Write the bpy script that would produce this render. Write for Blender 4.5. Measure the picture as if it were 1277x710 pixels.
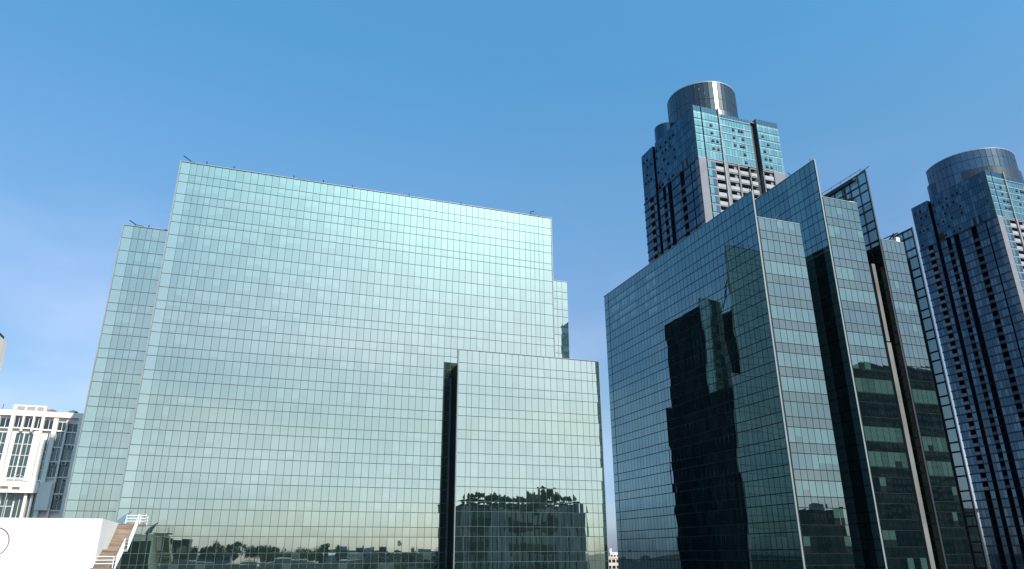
import bpy, math, random
import numpy as np
from mathutils import Matrix, Vector

for o in list(bpy.data.objects): bpy.data.objects.remove(o)
SC = bpy.context.scene
COL = SC.collection
RNG = random.Random(7)
NR = np.random.RandomState(11)
H = 16.0                                    # eye height above the ground (m)

# ---------------------------------------------------------------- camera
FPX, PIT, ROLL, YAW = 891.663, math.radians(20.7017), math.radians(-0.2733), math.radians(19.5642)
fw = Vector((math.sin(YAW)*math.cos(PIT), math.cos(YAW)*math.cos(PIT), math.sin(PIT)))
r0 = Vector((math.cos(YAW), -math.sin(YAW), 0)); u0 = r0.cross(fw)
rr = math.cos(ROLL)*r0 + math.sin(ROLL)*u0
uu = -math.sin(ROLL)*r0 + math.cos(ROLL)*u0
cam_d = bpy.data.cameras.new('camera'); cam = bpy.data.objects.new('camera', cam_d); COL.objects.link(cam)
M3 = Matrix((rr, uu, -fw)).transposed()
cam.matrix_world = Matrix.Translation((0, 0, H)) @ M3.to_4x4()
cam_d.sensor_fit = 'HORIZONTAL'; cam_d.sensor_width = 36.0; cam_d.lens = FPX/1277*36
cam_d.clip_start = 0.2; cam_d.clip_end = 9000
SC.camera = cam

# ---------------------------------------------------------------- light
SUN_AZ, SUN_EL = math.radians(160), math.radians(40)      # azimuth clockwise from +Y
world = bpy.data.worlds.new('World'); SC.world = world; world.use_nodes = True
wn = world.node_tree.nodes; wl = world.node_tree.links; wn.clear()
sky = wn.new('ShaderNodeTexSky'); sky.sky_type = 'NISHITA'; sky.sun_disc = False
sky.sun_elevation = SUN_EL; sky.sun_rotation = SUN_AZ
sky.altitude = 0; sky.air_density = 1.0; sky.dust_density = 1.25; sky.ozone_density = 3.5
bg = wn.new('ShaderNodeBackground'); bg.inputs['Strength'].default_value = 0.15
wo = wn.new('ShaderNodeOutputWorld')
tc = wn.new('ShaderNodeTexCoord'); mp = wn.new('ShaderNodeMapping')
mp.inputs['Scale'].default_value = (1.6, 1.6, 4.2); mp.inputs['Location'].default_value = (0.35, 0.9, 0.1)
nz = wn.new('ShaderNodeTexNoise'); nz.inputs['Scale'].default_value = 1.7; nz.inputs['Detail'].default_value = 5
nz.inputs['Roughness'].default_value = 0.5
rp = wn.new('ShaderNodeValToRGB'); rp.color_ramp.elements[0].position = 0.42; rp.color_ramp.elements[1].position = 0.66
rp.color_ramp.elements[1].color = (0.85, 0.85, 0.85, 1)
mixc = wn.new('ShaderNodeMix'); mixc.data_type = 'RGBA'; mixc.blend_type = 'ADD'; mixc.clamp_factor = True
mixc.inputs['B'].default_value = (1.5, 1.1, 0.85, 1)
wl.new(tc.outputs['Generated'], mp.inputs['Vector']); wl.new(mp.outputs['Vector'], nz.inputs['Vector'])
wl.new(nz.outputs['Fac'], rp.inputs['Fac']); 
# hazy lower air: dimmer and whiter towards the horizon all round, deeper blue overhead
sz = wn.new('ShaderNodeSeparateXYZ'); wl.new(tc.outputs['Generated'], sz.inputs['Vector'])
def ramp(f0, f1, t0, t1):
    q = wn.new('ShaderNodeMapRange'); q.inputs['From Min'].default_value = f0; q.inputs['From Max'].default_value = f1
    q.inputs['To Min'].default_value = t0; q.inputs['To Max'].default_value = t1; wl.new(sz.outputs['Z'], q.inputs['Value']); return q
air = ramp(0.0, 0.75, 0.45, 1.36); red = ramp(0.28, 0.62, 0.95, 0.50); rlo = ramp(0.0, 0.16, 0.78, 1.0); blu = ramp(0.0, 0.16, 1.55, 1.0)
mb = wn.new('ShaderNodeMath'); mb.operation = 'MULTIPLY'; wl.new(air.outputs['Result'], mb.inputs[0]); wl.new(blu.outputs['Result'], mb.inputs[1])
mr = wn.new('ShaderNodeMath'); mr.operation = 'MULTIPLY'; wl.new(air.outputs['Result'], mr.inputs[0]); wl.new(red.outputs['Result'], mr.inputs[1])
cb = wn.new('ShaderNodeCombineXYZ')
mr2 = wn.new('ShaderNodeMath'); mr2.operation = 'MULTIPLY'; wl.new(mr.outputs['Value'], mr2.inputs[0]); wl.new(rlo.outputs['Result'], mr2.inputs[1])
wl.new(mr2.outputs['Value'], cb.inputs['X']); wl.new(air.outputs['Result'], cb.inputs['Y']); wl.new(mb.outputs['Value'], cb.inputs['Z'])
vm = wn.new('ShaderNodeVectorMath'); vm.operation = 'MULTIPLY'; wl.new(sky.outputs['Color'], vm.inputs[0]); wl.new(cb.outputs['Vector'], vm.inputs[1])
lowc = ramp(0.10, 0.50, 1.0, 0.0); mf = wn.new('ShaderNodeMath'); mf.operation = 'MULTIPLY'
wl.new(rp.outputs['Color'], mf.inputs[0]); wl.new(lowc.outputs['Result'], mf.inputs[1])
wl.new(mf.outputs['Value'], mixc.inputs['Factor']); wl.new(vm.outputs['Vector'], mixc.inputs['A']); wl.new(mixc.outputs['Result'], bg.inputs['Color'])
wl.new(bg.outputs['Background'], wo.inputs['Surface'])
sun_d = bpy.data.lights.new('sun', 'SUN'); sun_d.energy = 4.2; sun_d.angle = math.radians(0.53); sun_d.color = (1.0, 0.94, 0.85)
sun = bpy.data.objects.new('sun', sun_d); COL.objects.link(sun)
sdir = Vector((math.sin(SUN_AZ)*math.cos(SUN_EL), math.cos(SUN_AZ)*math.cos(SUN_EL), math.sin(SUN_EL)))
sun.rotation_euler = sdir.to_track_quat('Z', 'Y').to_euler(); sun.location = (60, -200, 250)
SC.render.engine = 'CYCLES'
SC.cycles.max_bounces = 8; SC.cycles.glossy_bounces = 6; SC.cycles.transparent_max_bounces = 12
SC.view_settings.view_transform = 'Standard'; SC.view_settings.look = 'None'
SC.view_settings.exposure = 0.55; SC.view_settings.gamma = 1.0; SC.view_settings.use_curve_mapping = False

# ---------------------------------------------------------------- materials
MATS = {}
def nodes_of(name):
    m = bpy.data.materials.new(name); m.use_nodes = True
    n = m.node_tree.nodes; l = m.node_tree.links; n.clear()
    out = n.new('ShaderNodeOutputMaterial'); MATS[name] = m
    return m, n, l, out

def plain(name, col, rough=0.6, spec=0.3, var=0.12, scale=0.6, metal=0.0, bump=0.0, stretch=(1, 1, 1)):
    """solid material with uneven tone (weathering noise)"""
    m, n, l, out = nodes_of(name)
    b = n.new('ShaderNodeBsdfPrincipled'); b.inputs['Roughness'].default_value = rough
    b.inputs['Specular IOR Level'].default_value = spec; b.inputs['Metallic'].default_value = metal
    g = n.new('ShaderNodeNewGeometry'); mpn = n.new('ShaderNodeMapping'); mpn.inputs['Scale'].default_value = stretch
    t = n.new('ShaderNodeTexNoise'); t.inputs['Scale'].default_value = scale; t.inputs['Detail'].default_value = 6
    r = n.new('ShaderNodeMapRange'); r.inputs['From Min'].default_value = .3; r.inputs['From Max'].default_value = .7
    r.inputs['To Min'].default_value = 1-var; r.inputs['To Max'].default_value = 1+var
    mx = n.new('ShaderNodeVectorMath'); mx.operation = 'SCALE'; mx.inputs[0].default_value = col
    l.new(g.outputs['Position'], mpn.inputs['Vector']); l.new(mpn.outputs['Vector'], t.inputs['Vector'])
    l.new(t.outputs['Fac'], r.inputs['Value']); l.new(r.outputs['Result'], mx.inputs['Scale'])
    l.new(mx.outputs['Vector'], b.inputs['Base Color'])
    if bump:
        bp = n.new('ShaderNodeBump'); bp.inputs['Strength'].default_value = bump; bp.inputs['Distance'].default_value = .05
        l.new(t.outputs['Fac'], bp.inputs['Height']); l.new(bp.outputs['Normal'], b.inputs['Normal'])
    l.new(b.outputs['BSDF'], out.inputs['Surface'])
    return m

def mirror_glass(name, tint, ior, base, rough=0.0, blind=None, blind_cut=0.45, trans=0.0, trans_col=(1, 1, 1)):
    """coated curtain-wall glass: tinted mirror over what is behind it (dark room, or a drawn blind above blind_cut)"""
    m, n, l, out = nodes_of(name)
    fr = n.new('ShaderNodeFresnel'); fr.inputs['IOR'].default_value = ior
    gl = n.new('ShaderNodeBsdfGlossy'); gl.inputs['Color'].default_value = (*tint, 1); gl.inputs['Roughness'].default_value = rough
    df = n.new('ShaderNodeBsdfDiffuse'); df.inputs['Color'].default_value = (*base, 1)
    if blind:
        uv = n.new('ShaderNodeUVMap'); sp = n.new('ShaderNodeSeparateXYZ')
        gt = n.new('ShaderNodeMath'); gt.operation = 'GREATER_THAN'; gt.inputs[1].default_value = blind_cut
        mc = n.new('ShaderNodeMix'); mc.data_type = 'RGBA'
        mc.inputs['A'].default_value = (*base, 1); mc.inputs['B'].default_value = (*blind, 1)
        l.new(uv.outputs['UV'], sp.inputs['Vector']); l.new(sp.outputs['Y'], gt.inputs[0])
        l.new(gt.outputs['Value'], mc.inputs['Factor']); l.new(mc.outputs['Result'], df.inputs['Color'])
    body = df
    if trans:
        tr = n.new('ShaderNodeBsdfTransparent'); tr.inputs['Color'].default_value = (*trans_col, 1)
        mt = n.new('ShaderNodeMixShader'); mt.inputs['Fac'].default_value = trans
        l.new(df.outputs['BSDF'], mt.inputs[1]); l.new(tr.outputs['BSDF'], mt.inputs[2]); body = mt
    ms = n.new('ShaderNodeMixShader')
    l.new(fr.outputs['Fac'], ms.inputs['Fac']); l.new(body.outputs[0], ms.inputs[1]); l.new(gl.outputs['BSDF'], ms.inputs[2])
    l.new(ms.outputs['Shader'], out.inputs['Surface'])
    return m

TA = (0.89, 1.0, 0.855)
mirror_glass('glass_pale_a', TA, 5.35, (.014, .024, .023))
mirror_glass('glass_pale_b', TA, 5.15, (.012, .021, .021))
mirror_glass('glass_pale_c', TA, 5.55, (.020, .032, .030))
mirror_glass('glass_pale_d', TA, 5.3, (.014, .024, .024), blind=(.055, .08, .078), blind_cut=.5)
mirror_glass('glass_pale_e', TA, 5.3, (.014, .024, .023), blind=(.05, .075, .073), blind_cut=.3)
mirror_glass('glass_pale_edge', TA, 5.5, (.085, .115, .110))
TB = (0.62, 0.95, 1.0)
mirror_glass('glass_side_a', TB, 2.75, (.006, .016, .020))
mirror_glass('glass_side_b', TB, 2.65, (.005, .013, .017))
mirror_glass('glass_side_c', TB, 2.85, (.009, .022, .026))
mirror_glass('glass_side_d', TB, 2.75, (.008, .018, .022), blind=(.15, .19, .20), blind_cut=.35)
TF = (0.84, 1.0, 0.94)
mirror_glass('glass_front_clear', TF, 2.9, (.003, .007, .008))
mirror_glass('glass_front_clear_b', TF, 3.0, (.006, .010, .011))
mirror_glass('glass_front_blind', TF, 2.8, (.036, .074, .066))
mirror_glass('glass_front_blind_b', TF, 2.8, (.026, .056, .050))
mirror_glass('glass_front_half', TF, 2.8, (.010, .016, .016), blind=(.036, .072, .064), blind_cut=.42)
mirror_glass('glass_spandrel', (.88, 1.0, .90), 2.85, (.004, .009, .009))
mirror_glass('glass_spandrel_b', (.88, 1.0, .90), 2.7, (.005, .011, .011))
mirror_glass('glass_screen', (.8, 1, 1), 2.1, (.030, .046, .046), trans=.74, trans_col=(.33, .43, .43))
mirror_glass('glass_blade', TB, 2.7, (.05, .105, .105))  # raised teal base paints in the reflections that the dark slot lacks
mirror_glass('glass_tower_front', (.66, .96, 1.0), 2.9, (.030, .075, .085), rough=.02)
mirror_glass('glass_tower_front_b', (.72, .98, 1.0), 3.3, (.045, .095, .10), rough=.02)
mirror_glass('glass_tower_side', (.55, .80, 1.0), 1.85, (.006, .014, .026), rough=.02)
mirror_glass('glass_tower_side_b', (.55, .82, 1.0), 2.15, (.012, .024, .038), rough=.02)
mirror_glass('glass_drum', (.80, .77, .79), 1.9, (.010, .014, .020), rough=.20)
mirror_glass('glass_drum_clear', (.72, .86, 1.0), 2.0, (.016, .026, .042), rough=.17, trans=.45, trans_col=(.55, .68, .8))
mirror_glass('glass_dark_window', (.85, .95, 1), 1.7, (.012, .020, .024))
mirror_glass('glass_green_window', (.85, 1, .98), 1.8, (.035, .060, .058))
mirror_glass('glass_teal_window', (.85, 1, .98), 1.9, (.09, .15, .15))
plain('joint_teal', (.065, .105, .108), .5, .3, .2, .4)
plain('joint_dark', (.006, .011, .014), .5, .3, .2, .4)
plain('wall_black', (.0055, .0065, .0075), .85, .12, .3, .3)
plain('roof_grey', (.16, .165, .17), .8, .2, .2, .3)
plain('trim_light', (.20, .225, .23), .45, .5, .12, .5)
plain('trim_mid', (.22, .25, .26), .45, .5, .15, .5)
plain('steel_dark', (.022, .026, .030), .5, .4, .3, .8)
plain('concrete', (.155, .15, .142), .8, .2, .22, .5, bump=.3, stretch=(1, 1, .35))
plain('cream_panel', (.62, .58, .52), .7, .2, .12, .5)
plain('tower_wall', (.20, .20, .225), .75, .2, .10, .25)
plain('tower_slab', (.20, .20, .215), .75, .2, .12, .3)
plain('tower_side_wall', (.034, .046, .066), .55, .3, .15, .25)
plain('tower_dark', (.009, .013, .021), .5, .3, .3, .3)  # near-black colour carries the shadow of the tower's recessed strips and channels
plain('parapet_white', (.33, .335, .35), .7, .2, .10, .4)
plain('metal_white', (.70, .70, .70), .35, .5, .05, .4)
plain('paint_white', (.75, .725, .685), .8, .15, .045, .35, stretch=(1, 1, .5))
plain('render_white', (.78, .735, .68), .85, .15, .09, .3, stretch=(1, 1, .3))
plain('render_cream', (.68, .62, .55), .85, .15, .1, .3, stretch=(1, 1, .3))
plain('louver_brown', (.16, .135, .12), .7, .2, .2, 1.5)
plain('rail_white', (.78, .78, .78), .35, .5, .05, 1)
plain('wood_step', (.25, .175, .125), .65, .3, .35, 1.8, stretch=(.3, 3, 3))
plain('wood_step_b', (.20, .145, .105), .65, .3, .35, 1.8, stretch=(.3, 3, 3))
plain('mark_brown', (.22, .10, .095), .7, .2, .2, 4)
plain('mark_grey', (.50, .46, .44), .7, .2, .2, 4)
plain('canvas_blue', (.10, .19, .27), .8, .2, .2, 1)
plain('asphalt', (.05, .05, .052), .9, .2, .2, .08)
plain('deck_tile', (.22, .21, .20), .8, .2, .15, .4)
plain('bark', (.09, .065, .045), .9, .1, .3, 3)
plain('leaf_a', (.045, .085, .032), .6, .25, .4, .9)
plain('leaf_b', (.065, .105, .040), .6, .25, .4, .9)
plain('facade_shade', (.15, .165, .17), .75, .2, .15, .2)
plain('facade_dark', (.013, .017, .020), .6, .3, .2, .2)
plain('facade_mid', (.016, .022, .026), .7, .2, .2, .2)
plain('facade_pier', (.27, .30, .315), .7, .2, .2, .2)
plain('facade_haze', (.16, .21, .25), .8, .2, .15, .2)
plain('facade_pale', (.55, .55, .54), .8, .2, .12, .2)
plain('facade_warm', (.52, .43, .35), .8, .2, .12, .2)
plain('facade_grey', (.34, .36, .38), .8, .2, .12, .2)
plain('machine_grey', (.42, .43, .43), .6, .4, .15, 1)

# ---------------------------------------------------------------- mesh helpers
class MB:
    """collects boxes and shapes for ONE mesh object"""
    def __init__(self): self.v = []; self.f = []; self.m = []
    def box(self, x0, x1, y0, y1, z0, z1, m=0):
        b = len(self.v)
        self.v += [(x0, y0, z0), (x1, y0, z0), (x1, y1, z0), (x0, y1, z0), (x0, y0, z1), (x1, y0, z1), (x1, y1, z1), (x0, y1, z1)]
        self.f += [(b, b+3, b+2, b+1), (b+4, b+5, b+6, b+7), (b, b+1, b+5, b+4), (b+1, b+2, b+6, b+5), (b+2, b+3, b+7, b+6), (b+3, b, b+4, b+7)]
        self.m += [m]*6; return self
    def bar(self, p, q, r, n=6, r2=None, m=0):
        p, q = Vector(p), Vector(q); d = (q-p).normalized(); r2 = r if r2 is None else r2
        a = d.orthogonal().normalized(); c = d.cross(a); b = len(self.v)
        for w, P in ((r, p), (r2, q)):
            for i in range(n):
                t = 2*math.pi*i/n; self.v.append(tuple(P + w*(math.cos(t)*a + math.sin(t)*c)))
        for i in range(n):
            j = (i+1) % n; self.f.append((b+i, b+j, b+n+j, b+n+i)); self.m.append(m)
        self.f.append(tuple(b+i for i in reversed(range(n)))); self.f.append(tuple(b+n+i for i in range(n))); self.m += [m, m]
        return self
    def prism(self, poly, y0, y1, m=0):
        """poly in x,z extruded along y"""
        b = len(self.v); n = len(poly)
        self.v += [(x, y0, z) for x, z in poly] + [(x, y1, z) for x, z in poly]
        self.f += [tuple(b+i for i in range(n)), tuple(b+n+i for i in reversed(range(n)))]; self.m += [m, m]
        for i in range(n):
            j = (i+1) % n; self.f.append((b+i, b+n+i, b+n+j, b+j)); self.m.append(m)
        return self
    def build(self, name, mats, parent=None, kind=None):
        me = bpy.data.meshes.new(name); me.from_pydata(self.v, [], self.f)
        for k in ([mats] if isinstance(mats, str) else mats): me.materials.append(MATS[k])
        me.polygons.foreach_set('material_index', self.m); me.update()
        o = bpy.data.objects.new(name, me); COL.objects.link(o); o.parent = parent
        if kind: o['kind'] = kind
        return o

def thing(name, label, cat, loc=(0, 0, 0), group=None):
    o = bpy.data.objects.new(name, None); COL.objects.link(o); o.location = loc
    o.empty_display_size = .5
    o['label'] = label; o['category'] = cat
    if group: o['group'] = group
    return o
def tag(o, label, cat, group=None):
    o['label'] = label; o['category'] = cat
    if group: o['group'] = group
    return o
def part(name, mat, parent, *boxes, kind=None):
    b = MB()
    for q in boxes: b.box(*q)
    return b.build(name, mat, parent, kind)

# a pane: slightly pillowed front (mirror image bends as in real sheet glass) and a thin edge
GX = np.array([(-.5+.5*i, -.5+.5*j) for j in range(3) for i in range(3)])
P_FACES = [(0, 1, 4, 3), (1, 2, 5, 4), (3, 4, 7, 6), (4, 5, 8, 7)]
S_FACES = [(9, 13, 14, 10), (10, 14, 15, 11), (11, 15, 16, 12), (12, 16, 13, 9)]
PT = 0.07
def pane_verts(w, h, pil):
    """local x,z plane, front towards -y"""
    v = [(x*w, -pil[k], z*h) for k, (x, z) in enumerate(GX)]
    c = [(-.5, -.5), (.5, -.5), (.5, .5), (-.5, .5)]
    v += [(x*w, 0, z*h) for x, z in c] + [(x*w, PT, z*h) for x, z in c]
    return np.array(v)
def pillow(rs, amp):
    p = np.zeros(9); p[4] = rs.normal(amp, amp*.6)
    for k in (1, 3, 5, 7): p[k] = rs.normal(0, amp*.25)
    return p
def pane_uv(me):
    uv = me.uv_layers.new(name='UVMap'); co = np.array([0.0]*len(me.loops)*2)
    li = np.zeros(len(me.loops), int); me.loops.foreach_get('vertex_index', li)
    k = li % 17
    gx = np.where(k < 9, GX[np.minimum(k, 8), 0]+.5, .5); gz = np.where(k < 9, GX[np.minimum(k, 8), 1]+.5, .5)
    co[0::2] = gx; co[1::2] = gz; uv.data.foreach_set('uv', co)
def one_pane(mat, w, h, off):
    me = bpy.data.meshes.new('pane'); me.from_pydata([tuple(x) for x in pane_verts(w, h, off)], [], P_FACES+S_FACES)
    me.materials.append(MATS[mat]); me.polygons.foreach_set('use_smooth', [True]*4+[False]*4); pane_uv(me); me.update()
    return me

def img_area(c):
    """size in the picture of a pane (four world corners)"""
    q = []
    for p in c:
        d = Vector(p)-Vector((0, 0, H)); z = d.dot(fw)
        if z < 1: return 0
        q.append((638.5+FPX*d.dot(rr)/z, 355-FPX*d.dot(uu)/z))
    x = sum(a for a, b in q)/4; y = sum(b for a, b in q)/4
    if not (0 <= x <= 1277 and 0 <= y <= 712): return 0
    return abs(sum(q[i][0]*q[(i+1) % 4][1]-q[(i+1) % 4][0]*q[i][1] for i in range(4)))/2

def smooth_noise(seed):
    rs = np.random.RandomState(seed); g = rs.normal(0, 1, (40, 40))
    def f(a, b):
        i, j = int(math.floor(a)) % 39, int(math.floor(b)) % 39; u, v = a-math.floor(a), b-math.floor(b)
        u, v = u*u*(3-2*u), v*v*(3-2*v)
        return (g[i, j]*(1-u)+g[i+1, j]*u)*(1-v)+(g[i, j+1]*(1-u)+g[i+1, j+1]*u)*v
    return f

class Facades:
    """all the panes of one building: the largest in view become parts, the rest one joined part"""
    def __init__(self, root, limit=300, seed=1): self.root = root; self.p = []; self.limit = limit; self.rs = np.random.RandomState(seed); self.seed = seed
    def face(self, axis, plane, cols, rows, pick, gap=.075, gapz=.10, amp=.0016, tilt=.0011, wave=.0018, skip=None):
        """axis 'y': facing -Y at y=plane, cols are x; axis 'x': facing -X at x=plane, cols are y"""
        n1, n2 = smooth_noise(self.seed*7+len(self.p)), smooth_noise(self.seed*9+3+len(self.p))
        for i in range(len(cols)-1):
            for j in range(len(rows)-1):
                a0, a1 = sorted((cols[i], cols[i+1])); z0, z1 = sorted((rows[j], rows[j+1]))
                a, z = (a0+a1)/2, (z0+z1)/2
                if skip and skip(a, z): continue
                w, h = a1-a0-gap, z1-z0-gapz
                if w < .1 or h < .1: continue
                mat = pick(i, j, self.rs)
                if mat is None: continue
                ta = self.rs.normal(0, tilt); tb = self.rs.normal(0, tilt)
                loc = (a, plane, z) if axis == 'y' else (plane, a, z)
                if axis == 'y': cn = [(a0, plane, z0), (a1, plane, z0), (a1, plane, z1), (a0, plane, z1)]
                else: cn = [(plane, a0, z0), (plane, a1, z0), (plane, a1, z1), (plane, a0, z1)]
                off = pillow(self.rs, amp)
                sg = 1 if axis == 'y' else -1
                for k9, (gx, gz) in enumerate(GX):
                    aa, zz = a+sg*gx*w, z+gz*h
                    off[k9] += wave*4*(n1(aa*.13+9, zz*.19+3)+.35*n2(aa*.31, zz*.43))
                self.p.append((img_area(cn), axis, loc, w, h, mat, ta, tb, off-off[:9].mean()))
    def finish(self):
        self.p.sort(key=lambda q: -q[0])
        rest_v, rest_f, rest_m, sm, mats = [], [], [], [], []
        nv = 0
        for k, (ar, axis, loc, w, h, mat, ta, tb, off) in enumerate(self.p):
            rz = (-math.pi/2 if axis == 'x' else 0)
            R = Matrix.Rotation(rz+ta, 3, 'Z') @ Matrix.Rotation(tb, 3, 'X')
            if k < self.limit and ar > 0:
                o = bpy.data.objects.new('pane', one_pane(mat, w, h, off)); COL.objects.link(o); o.parent = self.root
                o.matrix_local = Matrix.Translation(Vector(loc)-self.root.location) @ R.to_4x4()
            else:
                v = pane_verts(w, h, off) @ np.array(R).T + np.array(loc) - np.array(self.root.location)
                rest_v.append(v)
                if mat not in mats: mats.append(mat)
                for t, q in enumerate(P_FACES+S_FACES):
                    rest_f.append(tuple(nv+i for i in q)); rest_m.append(mats.index(mat)); sm.append(t < 4)
                nv += 17
        if rest_v:
            me = bpy.data.meshes.new('pane_field'); me.from_pydata([tuple(x) for x in np.concatenate(rest_v)], [], rest_f)
            for m in mats: me.materials.append(MATS[m])
            me.polygons.foreach_set('material_index', rest_m); me.polygons.foreach_set('use_smooth', sm); pane_uv(me); me.update()
            o = bpy.data.objects.new('pane_field', me); COL.objects.link(o); o.parent = self.root; o['kind'] = 'stuff'

def copy_tree(o, parent=None):
    c = o.copy(); COL.objects.link(c); c.parent = parent
    for ch in list(o.children): copy_tree(ch, c)
    return c

# ---------------------------------------------------------------- ground and the roof terrace under the camera
g = part('ground', 'asphalt', None, (-4000, 4000, -4000, 4000, -1, 0)); g['kind'] = 'structure'
d = part('roof_terrace', 'deck_tile', None, (-70, 40, -60, -3, 0.004, H-1.65)); d['kind'] = 'structure'

# ================================================================ pale glass office building (left)
OB = thing('glass_office_building', 'wide pale teal mirror-glass office building stepped into stacked slabs', 'building', (18, 130, 0))
def loc_boxes(root, name, mat, *bx, kind=None):
    x, y, z = root.location
    return part(name, mat, root, *[(a-x, b-x, c-y, e-y, f-z, k-z) for a, b, c, e, f, k in bx], kind=kind)
U = 130.0
rows_main = [.5274, .5088, .4961, .4771, .4644, .4449, .4333, .4140, .3945, .3755, .3566, .3374, .3182, .3059, .2870, .2745, .2555, .2428, .2238, .2115,
             .1923, .1800, .1609, .1484, .1292, .1167, .0977, .0852, .0664, .0538, .0349, .0225, .0035, -.0092]
while rows_main[-1] > -.118: rows_main += [rows_main[-1]-.0189, rows_main[-1]-.0315]
rows_main = [z*U+H for z in rows_main if z*U+H > .6]
cols_main = [c*U for c in [-.1451, -.1327, -.1240, -.1157, -.1078, -.0999, -.0903]] + [(-.0804+.00996*i)*U for i in range(44)] + [c*U for c in [.3580, .3687, .3787, .3871, .3943, .4023, .4100, .4247]]
MT = rows_main[0]
def pick_main(i, j, rs):
    x = rs.rand()
    if i == 0: return 'glass_pale_edge'
    if j < 14 and i < 24:            # upper left rooms: blinds and ceilings show through more
        return ['glass_pale_a', 'glass_pale_b', 'glass_pale_c', 'glass_pale_d', 'glass_pale_e'][min(4, int(x*5))]
    return ['glass_pale_a', 'glass_pale_a', 'glass_pale_b', 'glass_pale_c', 'glass_pale_e'][min(4, int(x*4.4))]
FA = Facades(OB, 300, 3)
BX0, BX1, BZ = .2708*124.6, .5008*124.6, .2866*124.6+H
FA.face('y', 129.93, cols_main, rows_main, pick_main, skip=lambda a, z: BX0 < a < BX1 and z < BZ-4)
loc_boxes(OB, 'curtain_wall', 'joint_teal', (cols_main[0], cols_main[-1], 129.99, 130.5, .004, MT))
loc_boxes(OB, 'edge_trim', 'trim_light', (cols_main[0]-.22, cols_main[0]-.003, 129.82, 130.5, .004, MT+.05))
loc_boxes(OB, 'edge_trim', 'trim_light', (cols_main[-1]+.003, cols_main[-1]+.2, 129.82, 130.5, .004, MT+.05))
loc_boxes(OB, 'coping', 'trim_mid', (cols_main[0]-.22, cols_main[-1]+.2, 129.8, 130.56, MT+.053, MT+.18))
loc_boxes(OB, 'body', 'wall_black', (-17.5, 54.2, 130.503, 150, .004, 53+H))
loc_boxes(OB, 'roof', 'roof_grey', (-17.3, 54, 130.7, 149.8, 53+H+.003, 53.4+H))
# struts holding the tall screen above the roof
for k in range(12):
    x = -15+k*6.2
    b = MB(); b.bar((x-18, .5, MT-1.2), (x-18, 7, 53.4+H), .12); b.bar((x-18, .5, MT-8), (x-18, 4, 53.4+H), .1); b.build('strut', 'steel_dark', OB)
# wing on the left, set back
UW = 132.7
rows_w = [.4187, .4009, .3824, .3637, .3456, .3266, .3084, .2971, .2779, .2661, .2473, .2349, .2164, .2043, .1857, .1735]
while rows_w[-1] > -.115: rows_w += [rows_w[-1]-.0186, rows_w[-1]-.0308]
rows_w = [z*UW+H for z in rows_w if z*UW+H > .6]
cols_w = [c*UW for c in (-.2007, -.1885, -.1808, -.1722, -.1654, -.1562, -.1462, -.1380)]
FA.face('y', UW-.07, cols_w, rows_w, lambda i, j, rs: ['glass_pale_edge', 'glass_pale_b', 'glass_pale_a', 'glass_pale_b', 'glass_pale_e'][0 if i == 0 else rs.randint(1, 5)])
loc_boxes(OB, 'curtain_wall', 'joint_teal', (cols_w[0], cols_w[-1], UW-.01, UW+.4, .004, rows_w[0]))
loc_boxes(OB, 'edge_trim', 'trim_light', (cols_w[0]-.2, cols_w[0]-.003, UW-.15, UW+.4, .004, rows_w[0]+.05))
loc_boxes(OB, 'coping', 'trim_mid', (cols_w[0]-.2, cols_w[-1], UW-.16, UW+.45, rows_w[0]+.053, rows_w[0]+.17))
loc_boxes(OB, 'body', 'wall_black', (cols_w[0]+.4, -17.503, UW+.403, 150, .004, rows_w[0]-3))
# wing on the right
UR = 135.0
rows_r = [56.2+H]
k = 0
while rows_r[-1] > 3: rows_r.append(rows_r[-1]-(2.45 if k % 2 == 0 else 1.64)); k += 1
cols_r = [54.4, 55.8, 57.2, 58.35, 59.55, 60.85]
FA.face('y', UR-.07, cols_r, rows_r, pick_main, wave=.002)
loc_boxes(OB, 'curtain_wall', 'joint_teal', (cols_r[0], cols_r[-1], UR-.01, UR+.4, .004, rows_r[0]))
loc_boxes(OB, 'coping', 'trim_mid', (cols_r[0], cols_r[-1]+.1, UR-.16, UR+.45, rows_r[0]+.003, rows_r[0]+.16))
loc_boxes(OB, 'body', 'wall_black', (54.203, cols_r[-1]-.3, UR+.403, 151.2, .004, rows_r[0]-1.6))
# lower block in front
UB = 124.6
rows_b = [.2866, .2672, .2541, .2342, .2212, .2012, .1886, .1683]
rows_b = [z*UB+H for z in rows_b]; k = 0
while rows_b[-1] > 3: rows_b.append(rows_b[-1]-(1.62 if k % 2 == 0 else 2.47)); k += 1
cols_b = [c*UB for c in [.2708, .2838, .2913, .3028, .3131]+[.3131+.01042*i for i in range(1, 17)]+[.4887, .5008]]
FA.face('y', UB-.07, cols_b, rows_b, lambda i, j, rs: ['glass_pale_a', 'glass_pale_b', 'glass_pale_c', 'glass_pale_a'][rs.randint(0, 4)], amp=.0038, tilt=.0017, wave=.0030)
loc_boxes(OB, 'curtain_wall', 'joint_teal', (cols_b[0], cols_b[-1], UB-.01, UB+.4, .004, rows_b[0]))
loc_boxes(OB, 'edge_trim', 'trim_mid', (cols_b[0]-.12, cols_b[0]-.003, UB-.12, UB+.4, .004, rows_b[0]+.05))
loc_boxes(OB, 'edge_trim', 'trim_mid', (cols_b[-1]+.003, cols_b[-1]+.12, UB-.12, UB+.4, .004, rows_b[0]+.05))
loc_boxes(OB, 'coping', 'trim_mid', (cols_b[0]-.12, cols_b[-1]+.12, UB-.13, UB+.45, rows_b[0]+.053, rows_b[0]+.16))
loc_boxes(OB, 'body', 'wall_black', (55.5, cols_b[-1]-.35, 130.0, 151.3, .004, 33.2+H))
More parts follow.
